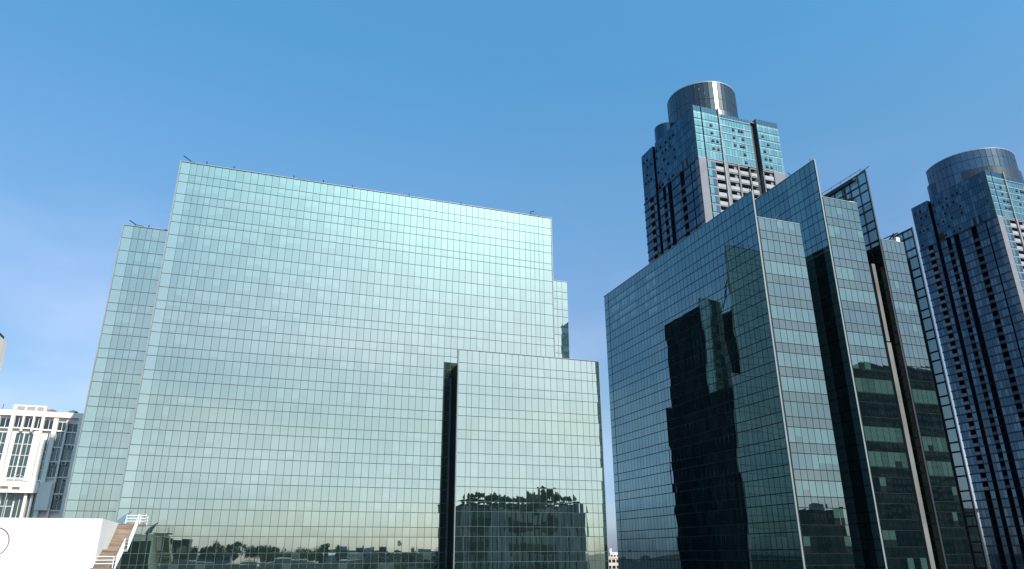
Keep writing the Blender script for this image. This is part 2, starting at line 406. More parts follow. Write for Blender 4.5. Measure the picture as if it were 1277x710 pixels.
loc_boxes(OB, 'body', 'wall_black', (cols_b[0]+.15, cols_b[-1]-.3, UB+.403, 129.9, .004, 33.3+H))
FA.finish()
# roof davits along the screens
def davit(root, x, y, z, dx, up, arm):
    X, Y, Z = root.location
    b = MB(); b.bar((x-X, y-Y, z-Z), (x-X, y-Y, z-Z+up), .09)
    if arm: b.bar((x-X, y-Y, z-Z+up), (x-X+dx, y-Y-.3, z-Z+up+arm), .09); b.bar((x-X, y-Y, z-Z+.35), (x-X+1.4*abs(dx)/max(.1, abs(dx)), y-Y, z-Z+.2), .06)
    return b.build('roof_davit', 'steel_dark', root)
for x, dx, up, arm in ((-17.4, -1.3, .5, .7), (-14.6, 0, .9, 0), (-9.8, 0, .8, 0), (1.2, 0, .8, 0), (6.8, 0, .8, 0), (12.5, 0, .7, 0), (24, 0, .7, 0), (35, 0, .7, 0), (50.6, .8, .9, .2)):
    davit(OB, x, 130.3, MT+.17, dx, up, arm)
b = MB(); b.bar((50.6-18, .3, MT+.5), (54.8-18, .3, MT+.35), .1); b.build('roof_rail', 'steel_dark', OB)
b = MB(); b.bar((2-18, .3, MT+.45), (7-18, .3, MT+.4), .06); b.build('roof_rail', 'steel_dark', OB)
b = MB(); b.bar((-17.4-18, .3, MT+.35), (-14.6-18, .3, MT+.3), .07); b.build('roof_rail', 'steel_dark', OB)
davit(OB, -24.9, UW+.2, rows_w[0]+.17, -1.0, .4, .55); davit(OB, -22.7, UW+.2, rows_w[0]+.17, 0, .6, 0)

# ================================================================ finned glass office building (right)
FB = thing('finned_office_building', 'dark teal glass office building with tall blade-like screens between three bays', 'building', (95, 92.2, 0))
FR = Facades(FB, 300, 5)
SR, TN, TF_ = 77.8, 92.15, 150.6
def rows_from(top, first_short, tall=2.44, short=1.62, start=None):
    r = list(start) if start else [top]; k = 1 if first_short else 0
    while r[-1] > 3: r.append(r[-1]-(tall if k % 2 == 0 else short)); k += 1
    return r
# the mirror-like left face
rows_l = rows_from(0, False, 2.47, 1.626, [z+H for z in (60.05, 57.98, 56.26, 53.80, 52.10, 50.05, 48.10, 45.62, 43.96)])
cols_l = [TN]+[TN+1.306*i for i in range(1, 44)]+[TF_-2.1, TF_]
def pick_side(i, j, rs):
    x = rs.rand(); far = len(cols_l)-i
    if j in (1, 2, 3, 4) and 4 < far < 14 and x < .62: return 'glass_side_d'
    if j in (1, 2, 3, 4, 5) and 16 < far < 21 and x < .5: return 'glass_side_d'
    if i == len(cols_l)-2: return 'glass_side_c'
    return ('glass_side_a', 'glass_side_b', 'glass_side_c')[int(x*3)]
FR.face('x', SR+.07, cols_l, rows_l, pick_side, gap=.10, gapz=.15, amp=.0013, tilt=.0006, wave=.0032)
loc_boxes(FB, 'curtain_wall', 'joint_dark', (SR+.13, SR+.5, TN, TF_, .004, rows_l[0]))
loc_boxes(FB, 'fin_edge', 'trim_light', (SR+.08, SR+.36, TN-.16, TN-.003, .004, rows_l[0]+.2))
loc_boxes(FB, 'coping', 'trim_mid', (SR+.02, SR+.55, TN, TF_+.1, rows_l[0]+.003, rows_l[0]+.15))
# three bays facing the front
def bay_pick(lit_rows, first_short):
    def pick(i, j, rs):
        win = (j % 2 == 1) if first_short else (j % 2 == 0)
        if not win: return 'glass_spandrel' if rs.rand() < .6 else 'glass_spandrel_b'
        L = lit_rows.get(j, .08); x = rs.rand()
        run = np.random.RandomState(j*31+len(lit_rows)*7+i//3).rand(); x = .75*run+.25*x
        if x < L: return 'glass_front_blind' if rs.rand() < .7 else 'glass_front_blind_b'
        if x < L+.10: return 'glass_front_half'
        return 'glass_front_clear' if rs.rand() < .6 else 'glass_front_clear_b'
    return pick
YF = 92.2
def bay(x0, x1, ztop, first_short, n, lit):
    rows = rows_from(ztop+H, first_short)
    w = (x1-x0-.3)/n
    cols = [x0+.3+w*i for i in range(n+1)]
    FR.face('y', YF, cols, rows, bay_pick(lit, first_short), gap=.09, gapz=.12, amp=.0018, tilt=.0009, wave=.0020)
    loc_boxes(FB, 'curtain_wall', 'joint_dark', (x0, x1, YF+.06, YF+.4, .004, ztop+H))
    loc_boxes(FB, 'body', 'wall_black', (x0+.1, x1-.06, YF+.403, 149, .004, ztop-1.2+H))
    loc_boxes(FB, 'coping', 'trim_mid', (x0, x1+.02, YF-.02, YF+.45, ztop+H+.003, ztop+H+.12))
    loc_boxes(FB, 'roof', 'roof_grey', (x0+.2, x1-.2, YF+.6, 148.8, ztop-1.197+H, ztop-.9+H))
bay(78.303, 87.6, 55.2, False, 7, {4: .85, 6: .3, 8: .9, 10: .75, 12: .9, 14: .95, 16: .15, 18: .75, 20: .1, 22: .5, 24: .1})
bay(93.653, 102.0, 61.8, True, 6, {3: .4, 7: .4, 9: .55, 11: .3, 13: .85, 15: .2, 17: .85, 19: .05, 21: .8, 23: .7, 25: .1, 27: .05})
bay(105.86, 111.6, 55.0, False, 5, {2: .2, 6: .6, 8: .4, 10: .2, 12: .3, 14: .8, 16: .05, 18: .8, 20: .75, 22: .1, 24: .1})
# blade screens beside the bays
def blade(x, ytop, ztop, y1, transparent, first_short):
    rows = rows_from(ztop+H, first_short); n = max(1, round((y1-TN)/(2.2 if transparent else 1.32))); w = (y1-TN)/n
    cols = [TN+w*i for i in range(n+1)]
    if not transparent:
        FR.face('x', x+.07, cols, rows, pick_blade, gap=.10, gapz=.15, amp=.0009, tilt=.0005, wave=.0014)
        loc_boxes(FB, 'curtain_wall', 'joint_dark', (x+.13, x+.5, TN, y1, .004, rows[0]))
    else:
        FR.face('x', x+.17, cols, rows, lambda i, j, rs: 'glass_screen', gap=.16, gapz=.22, amp=.0005, tilt=.0004, wave=.0005)
        for c in cols: loc_boxes(FB, 'screen_post', 'steel_dark', (x+.10, x+.38, c-.10, c+.10, .004, rows[0]+.14))
        for z in rows: loc_boxes(FB, 'screen_rail', 'steel_dark', (x+.12, x+.36, TN, y1, z-.13, z+.13))
    loc_boxes(FB, 'fin_edge', 'steel_dark' if transparent else 'trim_light', (x+.08, x+.36, TN-.2, TN-.103, .004, rows[0]+.2))
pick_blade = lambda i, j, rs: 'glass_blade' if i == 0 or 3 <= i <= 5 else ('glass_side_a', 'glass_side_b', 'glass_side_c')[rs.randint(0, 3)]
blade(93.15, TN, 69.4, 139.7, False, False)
loc_boxes(FB, 'coping', 'trim_mid', (93.17, 93.70, TN, 139.8, 69.4+H+.003, 69.4+H+.15))
blade(105.35, TN, 69.4, 106.6, True, False)
blade(114.3, TN, 58.5, 96.55, True, True)
# recessed dark slots between the bays
loc_boxes(FB, 'slot_wall', 'wall_black', (87.543, 93.27, 107, 148, .004, 50+H))
loc_boxes(FB, 'slot_wall', 'wall_black', (101.945, 105.40, 97, 148, .004, 52+H))
loc_boxes(FB, 'slot_wall', 'wall_black', (111.545, 114.36, 93.85, 148, .004, 52.5+H))
# weathered concrete shaft in the second slot
loc_boxes(FB, 'concrete_shaft', 'concrete', (103.45, 104.4, 92.95, 94.1, .004, 34.9+H))
loc_boxes(FB, 'concrete_shaft', 'concrete', (103.55, 104.3, 93.0, 94.1, 35.2+H, 50+H))
loc_boxes(FB, 'shaft_joint', 'steel_dark', (103.6, 104.2, 93.1, 94.0, 34.903+H, 35.197+H))
loc_boxes(FB, 'roof_box', 'paint_white', (100.6, 101.8, 92.5, 93.2, 60.2+H, 62.2+H))
loc_boxes(FB, 'roof_box', 'cream_panel', (110.6, 111.5, 92.7, 94.2, 54.0+H, 56.3+H))
# roof steelwork behind the blades
for y0, y1, z in ((94.5, 106.5, 68.3), (96, 106.5, 64.6)):
    loc_boxes(FB, 'roof_beam', 'steel_dark', (104.7, 105.4, y0, y1, z+H, z+.7+H))
for x, y in ((104.7, 97), (104.7, 101), (104.7, 105.6)):
    loc_boxes(FB, 'roof_post', 'steel_dark', (x, x+.35, y, y+.35, 60.9+H, 68+H))
b = MB()
for k in range(7):
    y = 93+k*2.6; b.bar((105.4-95, y-92.2, 69.3+H), (105.4-95, y-92.2, 70.2+H), .05)
b.bar((105.4-95, .6, 70.1+H), (105.4-95, 17, 70.1+H), .05); b.bar((105.4-95, 1.2, 69.5+H), (106.3-95, -.6, 70.3+H), .07)
b.build('roof_railing', 'steel_dark', FB)
b = MB(); b.bar((112-95, 2, 54.2+H), (112-95, 2, 58+H), .12); b.bar((112-95, 2, 57.8+H), (114.9-95, 6, 58.4+H), .15); b.bar((112-95, 5, 54+H), (112-95, 5, 58.3+H), .12); b.bar((112-95, 8, 58+H), (112-95, 1, 57.6+H), .12)
b.build('roof_beam', 'steel_dark', FB)
for y, z in ((92.8, 61.0), (94, 60.3), (150, 60.2), (146.5, 60.2)): davit(FB, SR+.3, y, z-.9+H, 0, .9, 0)
davit(FB, 93.7, 93.4, 69.5+H, .2, 1.0, 0); davit(FB, 93.7, 99, 69.5+H, -.9, .5, .1)
b = MB(); b.bar((82.5-95, 1.1, 55.3+H), (84.4-95, 1.4, 57.2+H), .12); b.bar((82.2-95, 1.1, 55.9+H), (83.6-95, 1.2, 56.1+H), .1); b.build('roof_davit', 'steel_dark', FB)
b = MB(); b.bar((94.6-95, .8, 61.5+H), (94.6-95, .8, 63.6+H), .07); b.build('roof_davit', 'steel_dark', FB)
FR.finish()

# ================================================================ residential towers
TW, TD, TH, GZ, FL = 36.2, 37.6, 148.6+H, 127.6+H, 3.37
def make_tower(rad, clear, ztop):
    R = thing('residential_tower', 'tall blue-glass residential tower with drum crown rising behind finned office building', 'tower', (0, 0, 0))
    part('core', 'tower_dark', R, (2.2, TW-.4, 2.2, TD-.4, .004, GZ+19.5))
    part('roof', 'roof_grey', R, (1.2, TW-1.2, 1.2, TD-1.2, GZ+19.503, GZ+19.9))
    # ---- front (facing -Y)
    fx = [(0, 3.0), (3.45, 10.1), (10.75, 23.9), (26.7, TW)]
    for x0, x1 in fx:
        top = TH if x0 > 24 or x1 < 10.2 else TH-1.4
        part('front_wall', 'joint_teal', R, (x0, x1, .35, 2.2, GZ, top))
    m = MB(); mi = []
    rs = np.random.RandomState(4)
    for x0, x1 in fx:                              # glazed crown storeys
        n = max(2, round((x1-x0)/1.25)); w = (x1-x0)/n
        top = TH if x0 > 24 or x1 < 10.2 else TH-1.4
        nr = 6; hh = (top-2.2-GZ)/nr
        for i in range(n):
            for j in range(nr):
                m.box(x0+i*w+.05, x0+(i+1)*w-.05, .25, .40, GZ+j*hh+.22, GZ+(j+1)*hh-.06, int(rs.rand() < .4))
            m.box(x0+i*w+.05, x0+(i+1)*w-.05, .28, .42, top-2.1, top-.1, 2)
    m.build('crown_glazing', ['glass_tower_front', 'glass_tower_front_b', 'glass_tower_side_b'], R, kind='stuff')
    m = MB()
    for x0, x1 in fx:
        for j in range(7):
            z = GZ+j*(TH-3-GZ)/6; m.box(x0, x1, .20, .30, z-.05, z+.05)
    m.build('floor_line', 'metal_white', R, kind='stuff')
    def awning(x, z, axis):                        # small top-hung window, tipped open
        m = MB(); b = [(0, 0, 1.25), (.8, 0, 1.25), (.8, -.34, .2), (0, -.34, .2), (0, 0, .1), (.8, 0, .1)]
        if axis == 'y': m.v = [(x+p, q+.24, z+r) for p, q, r in b]
        else: m.v = [(q+.24, x+.8-p, z+r) for p, q, r in b]
        m.f = [(0, 3, 2, 1), (0, 4, 3), (1, 2, 5), (3, 4, 5, 2)]; m.m = [0]*4
        return m.build('awning_window', 'tower_dark' if axis == 'y' else 'joint_dark', R)
    for x in (6.4, 8.3, 15.6, 18.2, 19.4, 28.3, 30.2):
        for j in range(1, 6):
            if rs.rand() < .75: awning(x, GZ+.7+j*3.15-3.15, 'y')
    # vertical strips of the front
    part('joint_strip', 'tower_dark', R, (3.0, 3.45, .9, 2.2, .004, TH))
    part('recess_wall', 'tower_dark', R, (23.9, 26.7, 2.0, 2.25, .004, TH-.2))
    part('mast_fin', 'parapet_white', R, (10.2, 10.5, -.2, .5, .004, TH+.6))
    part('wall_panel', 'tower_wall', R, (0, 3.0, 0.1, 2.2, .004, GZ-.15))
    part('wall_panel', 'tower_wall', R, (31.2, TW, 0.1, 2.2, .004, GZ-.15))
    part('wall_panel', 'tower_slab', R, (10.75, 11.8, .3, 2.2, .004, GZ-.15))
    part('wall_panel', 'tower_slab', R, (16.0, 16.5, .1, 2.2, .004, GZ-.15))
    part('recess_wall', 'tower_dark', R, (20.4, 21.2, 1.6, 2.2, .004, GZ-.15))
    nfl = int((GZ-4)/FL)
    win_m = MB(); slab_m = MB(); back_m = MB()
    bal_f = bpy.data.meshes.new('balcony')
    def bal_mesh(name, w, d, hgt, mat):
        b = MB(); b.box(0, w, 0, d, 0, .28); b.box(0, w, 0, .14, .283, hgt); b.box(0, .12, .143, d, .283, hgt)
        o = b.build(name, mat, R); return o
    front_cols = [(6.9, 10.0), (12.2, 15.8), (16.8, 20.2), (21.4, 23.8), (27.2, 30.9)]
    protos = {}
    for k in range(nfl):
        z = GZ-.15-(k+1)*FL
        slab_m.box(3.45, 10.1, .35, 2.2, z+FL-.75, z+FL-.1); slab_m.box(11.803, 15.997, .45, 2.2, z+FL-.6, z+FL-.1)
        slab_m.box(16.503, 20.397, .45, 2.2, z+FL-.6, z+FL-.1); slab_m.box(21.203, 23.9, .45, 2.2, z+FL-.6, z+FL-.1); slab_m.box(26.7, 31.197, .35, 2.2, z+FL-.6, z+FL-.1)
        win_m.box(3.6, 5.1, .3, .5, z+.1, z+FL-.8, 1); win_m.box(5.2, 6.6, .3, .5, z+.1, z+FL-.8, 0)
        slab_m.box(6.6, 6.85, .35, 2.2, z-.1, z+FL-.75)
        for q, (x0, x1) in enumerate(front_cols):
            win_m.box(x0, x1, 2.0, 2.15, z, z+FL-.6, 2)
            slab_m.box(x0-.4, x0-.05, .5, 2.2, z-.1, z+FL-.6)
            if q in (1, 4): slab_m.box(x1-1.1, x1-.05, .8, 2.2, z-.1, z+FL-.6)
            if k > 24: continue
            if q not in protos:
                o = bal_mesh('balcony', x1-x0, 1.6, 1.25, 'parapet_white'); protos[q] = o
            else:
                o = protos[q].copy(); COL.objects.link(o); o.parent = R
            o.location = (x0, .35, z-.1)
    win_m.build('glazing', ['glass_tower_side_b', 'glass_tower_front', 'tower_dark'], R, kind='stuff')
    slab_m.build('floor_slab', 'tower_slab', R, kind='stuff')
    # ---- left side (facing -X); y runs from the near corner backwards
    bays = [(.3, 5.2), (5.7, 9.8), (12.3, 18.1), (20.6, 22.1), (24.1, 27.1), (28.9, 30.9), (33.2, TD)]
    crown = [(.3, 27.2), (28.8, TD)]
    m = MB()
    for y0, y1 in crown:
        n = round((y1-y0)/1.3); w = (y1-y0)/n
        for i in range(n):
            for j in range(6):
                if (6 < y0+i*w < 9.3 and j == 0 and i % 3) or (y0+i*w > 24.3 and y0 < 1 and j == 0): continue
                m.box(.25, .4, y0+i*w+.05, y0+(i+1)*w-.05, GZ+j*3.2+.12, GZ+(j+1)*3.2-.06, int(rs.rand() < .35))
            m.box(.3, .42, y0+i*w+.05, y0+(i+1)*w-.05, GZ+19.2, TH-.2, int(rs.rand() < .5))
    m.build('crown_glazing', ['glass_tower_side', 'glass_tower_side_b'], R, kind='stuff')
    part('side_wall', 'joint_dark', R, (.36, 2.2, .35, 27.2, GZ, TH), (.36, 2.2, 28.8, TD, GZ, TH-.4))
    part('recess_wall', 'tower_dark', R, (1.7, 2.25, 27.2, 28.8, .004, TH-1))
    for y in (1.8, 12.2, 14.3, 16.4, 19.2, 21.4, 23.3, 26, 31, 33.4, 35.4):
        for j in range(6):
            if rs.rand() < .5: awning(y+rs.uniform(-.4, .4), GZ+.9+j*3.15, 'x')
    m = MB(); s_ = MB(); w_ = MB()
    for k in range(nfl):
        z = GZ-.15-(k+1)*FL
        for q, (y0, y1) in enumerate(bays):
            out = .0 if q in (6,) else .18
            s_.box(out-.22, 2.2, y0, y1, z+FL-.62, z+FL-.1)
            n = max(1, round((y1-y0)/1.45)); w = (y1-y0)/n
            for i in range(n):
                m.box(out, out+.2, y0+i*w+.06, y0+(i+1)*w-.06, z-.05, z+FL-.65, int(rs.rand() < .38))
            w_.box(out+.12, 2.2, y0+.02, y1-.02, z-.1, z+FL-.62)
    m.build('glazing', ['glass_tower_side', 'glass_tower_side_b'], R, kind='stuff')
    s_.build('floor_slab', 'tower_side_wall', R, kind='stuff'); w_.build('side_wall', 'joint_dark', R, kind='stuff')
    side_cols = [(9.9, 12.2), (22.2, 24.0), (31.0, 33.1)]
    pr = {}
    for k in range(nfl):
        z = GZ-.15-(k+1)*FL
        for q, (y0, y1) in enumerate(side_cols):
            if k < 1 and q < 2 or k > 30: continue
            if q not in pr:
                b = MB(); b.box(0, 1.6, 0, y1-y0, 0, .3); b.box(0, .12, 0, y1-y0, .303, 1.2); b.box(.123, 1.6, 0, .1, .303, 1.2)
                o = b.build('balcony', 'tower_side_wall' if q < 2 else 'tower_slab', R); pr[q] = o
            else:
                o = pr[q].copy(); COL.objects.link(o); o.parent = R
            o.location = (.15 if q < 2 else -.25, y0, z-.1)
    # ---- crown drum: curved screen of glass segments with steel behind
    cx, cy, zt = 17.8, 19.0, ztop+H
    nseg = 40
    m = MB()
    for k in range(nseg):
        a0 = math.radians(150+k*(300/nseg)); a1 = math.radians(150+(k+1)*(300/nseg))
        g_ = .004
        for z0, z1 in ((TH-6, TH+.2), (TH+.35, TH+5.2), (TH+5.35, TH+10.0), (TH+10.15, zt)):
            if z1-z0 < 1: continue
            b = MB(); p = [(cx+r_*math.cos(a), cy+r_*math.sin(a)) for r_, a in ((rad, a0+g_), (rad, a1-g_), (rad-.15, a1-g_), (rad-.15, a0+g_))]
            b.v = [(x, y, z0) for x, y in p]+[(x, y, z1) for x, y in p]
            b.f = [(0, 3, 2, 1), (4, 5, 6, 7), (0, 1, 5, 4), (1, 2, 6, 5), (2, 3, 7, 6), (3, 0, 4, 7)]; b.m = [0]*6
            b.build('drum_pane', 'glass_drum' if clear < k < 34 else 'glass_drum_clear', R)
    for k in range(0, nseg+1):
        a = math.radians(150+k*(300/nseg)); x, y = cx+(rad-.03)*math.cos(a), cy+(rad-.03)*math.sin(a)
        m.bar((x, y, TH-6), (x, y, zt), .13, 5)
    for z in (TH+.28, TH+5.28, TH+10.08, zt):
        for k in range(nseg):
            a0 = math.radians(150+k*(300/nseg)); a1 = math.radians(150+(k+1)*(300/nseg))
            m.bar((cx+(rad-.05)*math.cos(a0), cy+(rad-.05)*math.sin(a0), z), (cx+(rad-.05)*math.cos(a1), cy+(rad-.05)*math.sin(a1), z), .13, 5)
    for k in range(0, nseg, 2):
        a0 = math.radians(150+k*(300/nseg)); a1 = math.radians(150+(k+2)*(300/nseg))
        m.bar((cx+(rad-1)*math.cos(a0), cy+(rad-1)*math.sin(a0), TH), (cx+(rad-1)*math.cos(a1), cy+(rad-1)*math.sin(a1), TH+5.3), .12, 5)
        m.bar((cx+(rad-1)*math.cos(a1), cy+(rad-1)*math.sin(a1), TH+5.3), (cx+(rad-1)*math.cos(a0), cy+(rad-1)*math.sin(a0), TH+10), .12, 5)
    m.build('drum_frame', 'steel_dark', R)
    m = MB()
    for k in range(nseg):
        a0 = math.radians(150+k*(300/nseg)); a1 = math.radians(150+(k+1)*(300/nseg))
        p = [(cx+r_*math.cos(a), cy+r_*math.sin(a)) for r_, a in ((rad+.1, a0), (rad+.1, a1), (rad-.3, a1), (rad-.3, a0))]
        q = len(m.v); m.v += [(x, y, zt+.003) for x, y in p]+[(x, y, zt+.45) for x, y in p]
        m.f += [tuple(q+i for i in f) for f in ((0, 3, 2, 1), (4, 5, 6, 7), (0, 1, 5, 4), (2, 3, 7, 6))]; m.m += [0]*4
    m.build('drum_rim', 'trim_mid', R)
    # low curved screen in front of the drum and the smaller drum behind
    m = MB()
    for k in range(22):
        a0 = math.radians(205+k*5.2); a1 = math.radians(205+(k+1)*5.2)
        p = [(cx+r_*math.cos(a), cy+r_*math.sin(a)) for r_, a in ((rad+.9, a0), (rad+.9, a1), (rad+.7, a1), (rad+.7, a0))]
        q = len(m.v); m.v += [(x, y, TH-4) for x, y in p]+[(x, y, TH+4.6) for x, y in p]
        m.f += [tuple(q+i for i in f) for f in ((0, 3, 2, 1), (4, 5, 6, 7), (0, 1, 5, 4), (1, 2, 6, 5), (2, 3, 7, 6), (3, 0, 4, 7))]; m.m += [0]*6
    m.build('curved_screen', 'glass_drum', R)
    m = MB()
    for k in range(24):
        a0 = 2*math.pi*k/24; a1 = 2*math.pi*(k+1)/24
        p = [(4.9+4.6*math.cos(a), 25.2+4.6*math.sin(a)) for a in (a0, a1)]
        q = len(m.v); m.v += [(x, y, TH-3) for x, y in p]+[(p[1][0], p[1][1], TH+6.3), (p[0][0], p[0][1], TH+6.3)]
        m.f.append((q, q+1, q+2, q+3)); m.m.append(0)
    m.f.append(tuple(4*k+3 for k in range(24))); m.m.append(1)
    m.build('stair_drum', ['glass_tower_side', 'roof_grey'], R)
    return R
T1 = make_tower(12.9, 8, 166)
T2 = make_tower(17.6, 17, 162.4)
T1.location = (132.1, 180, 0); T2.location = (272.4, 180, 0)
T1['label'] = 'blue residential tower with drum crown whose bright balcony front rises above the finned office'
T2['label'] = 'dark blue residential tower with drum crown standing apart, long shaded balcony side in view'
T1['group'] = T2['group'] = 'twin residential towers'

# ================================================================ white apartment building (far left)
AB = thing('apartment_building', 'white apartment block with dark teal windows between vertical ribs', 'building', (-42, 170, 0))
def ab(name, mat, *bx): return loc_boxes(AB, name, mat, *bx)
ZR = 27.6+H
ab('wall', 'render_white', (-56, -28, 171, 190, .004, ZR))
ab('penthouse', 'render_white', (-46.8, -41.3, 170.4, 180, ZR-.5, 29.1+H))
ab('roof_slab', 'render_white', (-56.4, -27.6, 170.2, 190.4, 26.9+H, ZR+.35))
for x0, x1 in ((-46.4, -45.2), (-44.7, -43.3), (-43.0, -41.8)):
    o = ab('louver', 'louver_brown', (x0, x1, 170.32, 170.45, 27.95+H, 28.85+H))
    bx = [(x0+42, x1+42, .25, .35, 27.98+H+.18*k, 28.06+H+.18*k) for k in range(5)]
    part('slat', 'render_cream', o, *bx)
# ribs
for x0, x1, z0, z1, y in ((-47.1, -46.45, 7, 29, 169.9), (-45.1, -44.75, 23.8, 28.9, 170.0), (-43.25, -42.95, 23.8, 28.9, 170.0), (-41.7, -41.2, 7.0, 29, 169.9), (-42.55, -41.75, 14.2, 23.9, 170.2),
                      (-39.5, -38.7, 6, 26.6, 169.9), (-40.62, -40.2, 6, 22.4, 170.3), (-37.2, -36.85, 6, 26.4, 170.0), (-35.0, -34.0, .0, 27, 169.9), (-44.3, -44.12, 14.2, 23.6, 170.4), (-49.6, -49.0, 6, 26.6, 170.0), (-52.5, -51.8, 6, 26.6, 170)):
    ab('rib', 'render_white', (x0, x1, y, 171, max(.004, z0+H if z0 else .004), z1+H))
def ab_win(x0, x1, z0, z1, mat='glass_green_window', rows=1, y=170.75, sill=True):
    w = ab('window', mat, (x0, x1, y, 170.997, z0+H, z1+H))
    hh = (z1-z0)/rows
    bx = [(x0+42, x1+42, y-170-.08, y-170-.003, z0+H+hh*k-.05, z0+H+hh*k+.05) for k in range(1, rows)]
    bx.append(((x0+x1)/2+42-.04, (x0+x1)/2+42+.04, y-170-.07, y-170-.003, z0+H, z1+H))
    part('window_frame', 'render_white', w, *bx)
    if sill: part('sill', 'render_white', w, (x0+42-.05, x1+42+.05, y-170-.35, y-170+.1, z0+H-.25, z0+H-.003))
for x0, x1, z0, z1 in ((-51.6, -49.7, 24.5, 26.3), (-48.9, -47.2, 24.5, 26.3), (-46.4, -45.15, 24.6, 26.5), (-44.7, -43.3, 24.6, 26.5), (-42.9, -41.75, 24.5, 26.5), (-41.15, -39.55, 24.4, 26.3), (-38.65, -37.25, 24.3, 26.0), (-36.8, -35.05, 24.1, 25.8)):
    ab_win(x0, x1, z0, z1, 'glass_dark_window')
ab_win(-45.7, -44.32, 14.7, 23.5, rows=4); ab_win(-44.1, -42.6, 14.7, 23.5, rows=4)
ab_win(-40.15, -39.55, 14.4, 23.6, rows=5); ab_win(-38.6, -37.25, 21.0, 24.0); ab_win(-36.8, -35.05, 21.6, 23.9)
for z in (11.2, 14.4, 17.6): ab_win(-36.8, -35.05, z-2.5, z+.3, 'glass_dark_window')
ab_win(-36.8, -35.05, 18.3, 21.2); ab_win(-38.6, -37.25, 15.0, 17.7, 'glass_dark_window'); ab_win(-38.6, -37.25, 18.1, 20.7)
ab_win(-43.3, -41.75, 7.0, 11.6); ab_win(-41.1, -39.6, 7.0, 11.6); ab_win(-45.6, -43.6, 7.0, 11.6, rows=2)
ab_win(-48.9, -47.2, 15, 23.5, rows=4); ab_win(-51.6, -49.7, 15, 23.5, rows=4)
ab('balcony_band', 'render_white', (-46.4, -39.5, 169.3, 170.9, 11.8+H, 13.9+H))
ab('balcony_band', 'render_white', (-39.5, -37.2, 169.6, 170.9, 8.6+H, 13.9+H))
for x0, z in ((-45.9, 12.5), (-43.9, 12.4)): ab('vent', 'louver_brown', (x0, x0+1.3, 169.26, 169.4, z+H, z+.5+H))
for k, (x, z) in enumerate(((-36.6, 17.95), (-35.8, 14.5), (-36.5, 11.3), (-38.3, 17.8), (-36.2, 21.25))):
    a = ab('air_conditioner', 'machine_grey', (x, x+.9, 170.15, 170.6, z+H-.55, z+.15+H)); part('fan_grille', 'steel_dark', a, (x+42+.15, x+42+.65, .13, .148, z+H-.42, z+H+.02))
for x in (-40.3, -36.4):
    b = MB(); b.prism([(x+42-.9, ZR+.36), (x+42+.9, ZR+.36), (x+42+.6, ZR+.75), (x+42-.2, ZR+.95), (x+42-.8, ZR+.7)], .3, 1.6); b.build('roof_tank', 'louver_brown', AB)
b = MB(); b.bar((-7.2, 1, ZR+.3), (-7.2, 1, ZR+1.6), .06); b.build('antenna', 'steel_dark', AB)

# sliver of a cream tower at the left border
CT = thing('cream_tower', 'cream rendered tower edge with a dark ledge, left of the white apartment block', 'building', (-62, 168, 0))
loc_boxes(CT, 'wall', 'render_cream', (-70, -54.5, 168, 182, .004, 44.6+H))
loc_boxes(CT, 'ledge', 'steel_dark', (-70.1, -55.2, 167.7, 181.4, 44.603+H, 45.8+H))
for z in (33.2, 25, 17):
    w = loc_boxes(CT, 'window', 'glass_dark_window', (-54.6, -54.42, 174, 180.5, z+2.5+H, z+4.6+H)); part('sill', 'steel_dark', w, (7.4, 7.8, 5.9, 12.6, z+H+2.25, z+H+2.497))

# ================================================================ white roof block with emblem and outdoor stair
WB = thing('white_roof_block', 'plain bright white windowless block with a thin circular emblem', 'building', (-22, 95.6, 0))
WT, SX = 4.02+H, -15.3
loc_boxes(WB, 'wall', 'paint_white', (-48, SX, 95.6, 97.0, .004, WT))
loc_boxes(WB, 'side_wall', 'paint_white', (SX-.35, SX-.002, 97.003, 109.2, .004, WT-.004))
loc_boxes(WB, 'back_wall', 'facade_dark', (-48, SX-.353, 108.6, 109.1, .004, WT-1.6))  # white block's back coloured near black, so its mirror image looks shaded
loc_boxes(WB, 'roof', 'roof_grey', (-48, SX-.353, 97.003, 108.597, WT-2.2, WT-2.0))
# emblem: thin brown ring and faint small marks
b = MB(); n = 96; ecx, ecz, eR = -25.42+22, 1.5+H, 1.57
for k in range(n):
    a0, a1 = 2*math.pi*k/n, 2*math.pi*(k+1)/n
    q = len(b.v)
    for y in (-.03, .02):
        b.v += [(ecx+r_*math.cos(a), y, ecz+r_*math.sin(a)) for r_, a in ((eR, a0), (eR, a1), (eR-.11, a1), (eR-.11, a0))]
    b.f += [tuple(q+i for i in f) for f in ((0, 3, 2, 1), (0, 1, 5, 4), (2, 3, 7, 6))]; b.m += [0]*3
b.build('emblem_ring', 'mark_brown', WB)
for (x, z, w, h_) in ((.95, .62, .42, .07), (1.0, .28, .16, .20), (1.15, -.12, .08, .16), (.62, -.55, .45, .09), (.3, .62, .4, .07), (.1, .2, .5, .22), (-.5, .5, .4, .08), (-.7, -.5, .6, .09), (-.6, .1, .3, .2)):
    part('emblem_mark', 'mark_grey', WB, (ecx+x-w/2, ecx+x+w/2, -.022, .02, ecz+z-h_/2, ecz+z+h_/2))

ST = thing('outdoor_staircase', 'wooden outdoor stair with white pipe railings climbing beside the white block', 'staircase', (-14, 100, 0))
def stp(name, mat, *bx): return loc_boxes(ST, name, mat, *bx)
X0, X1 = SX+.02, SX+2.12
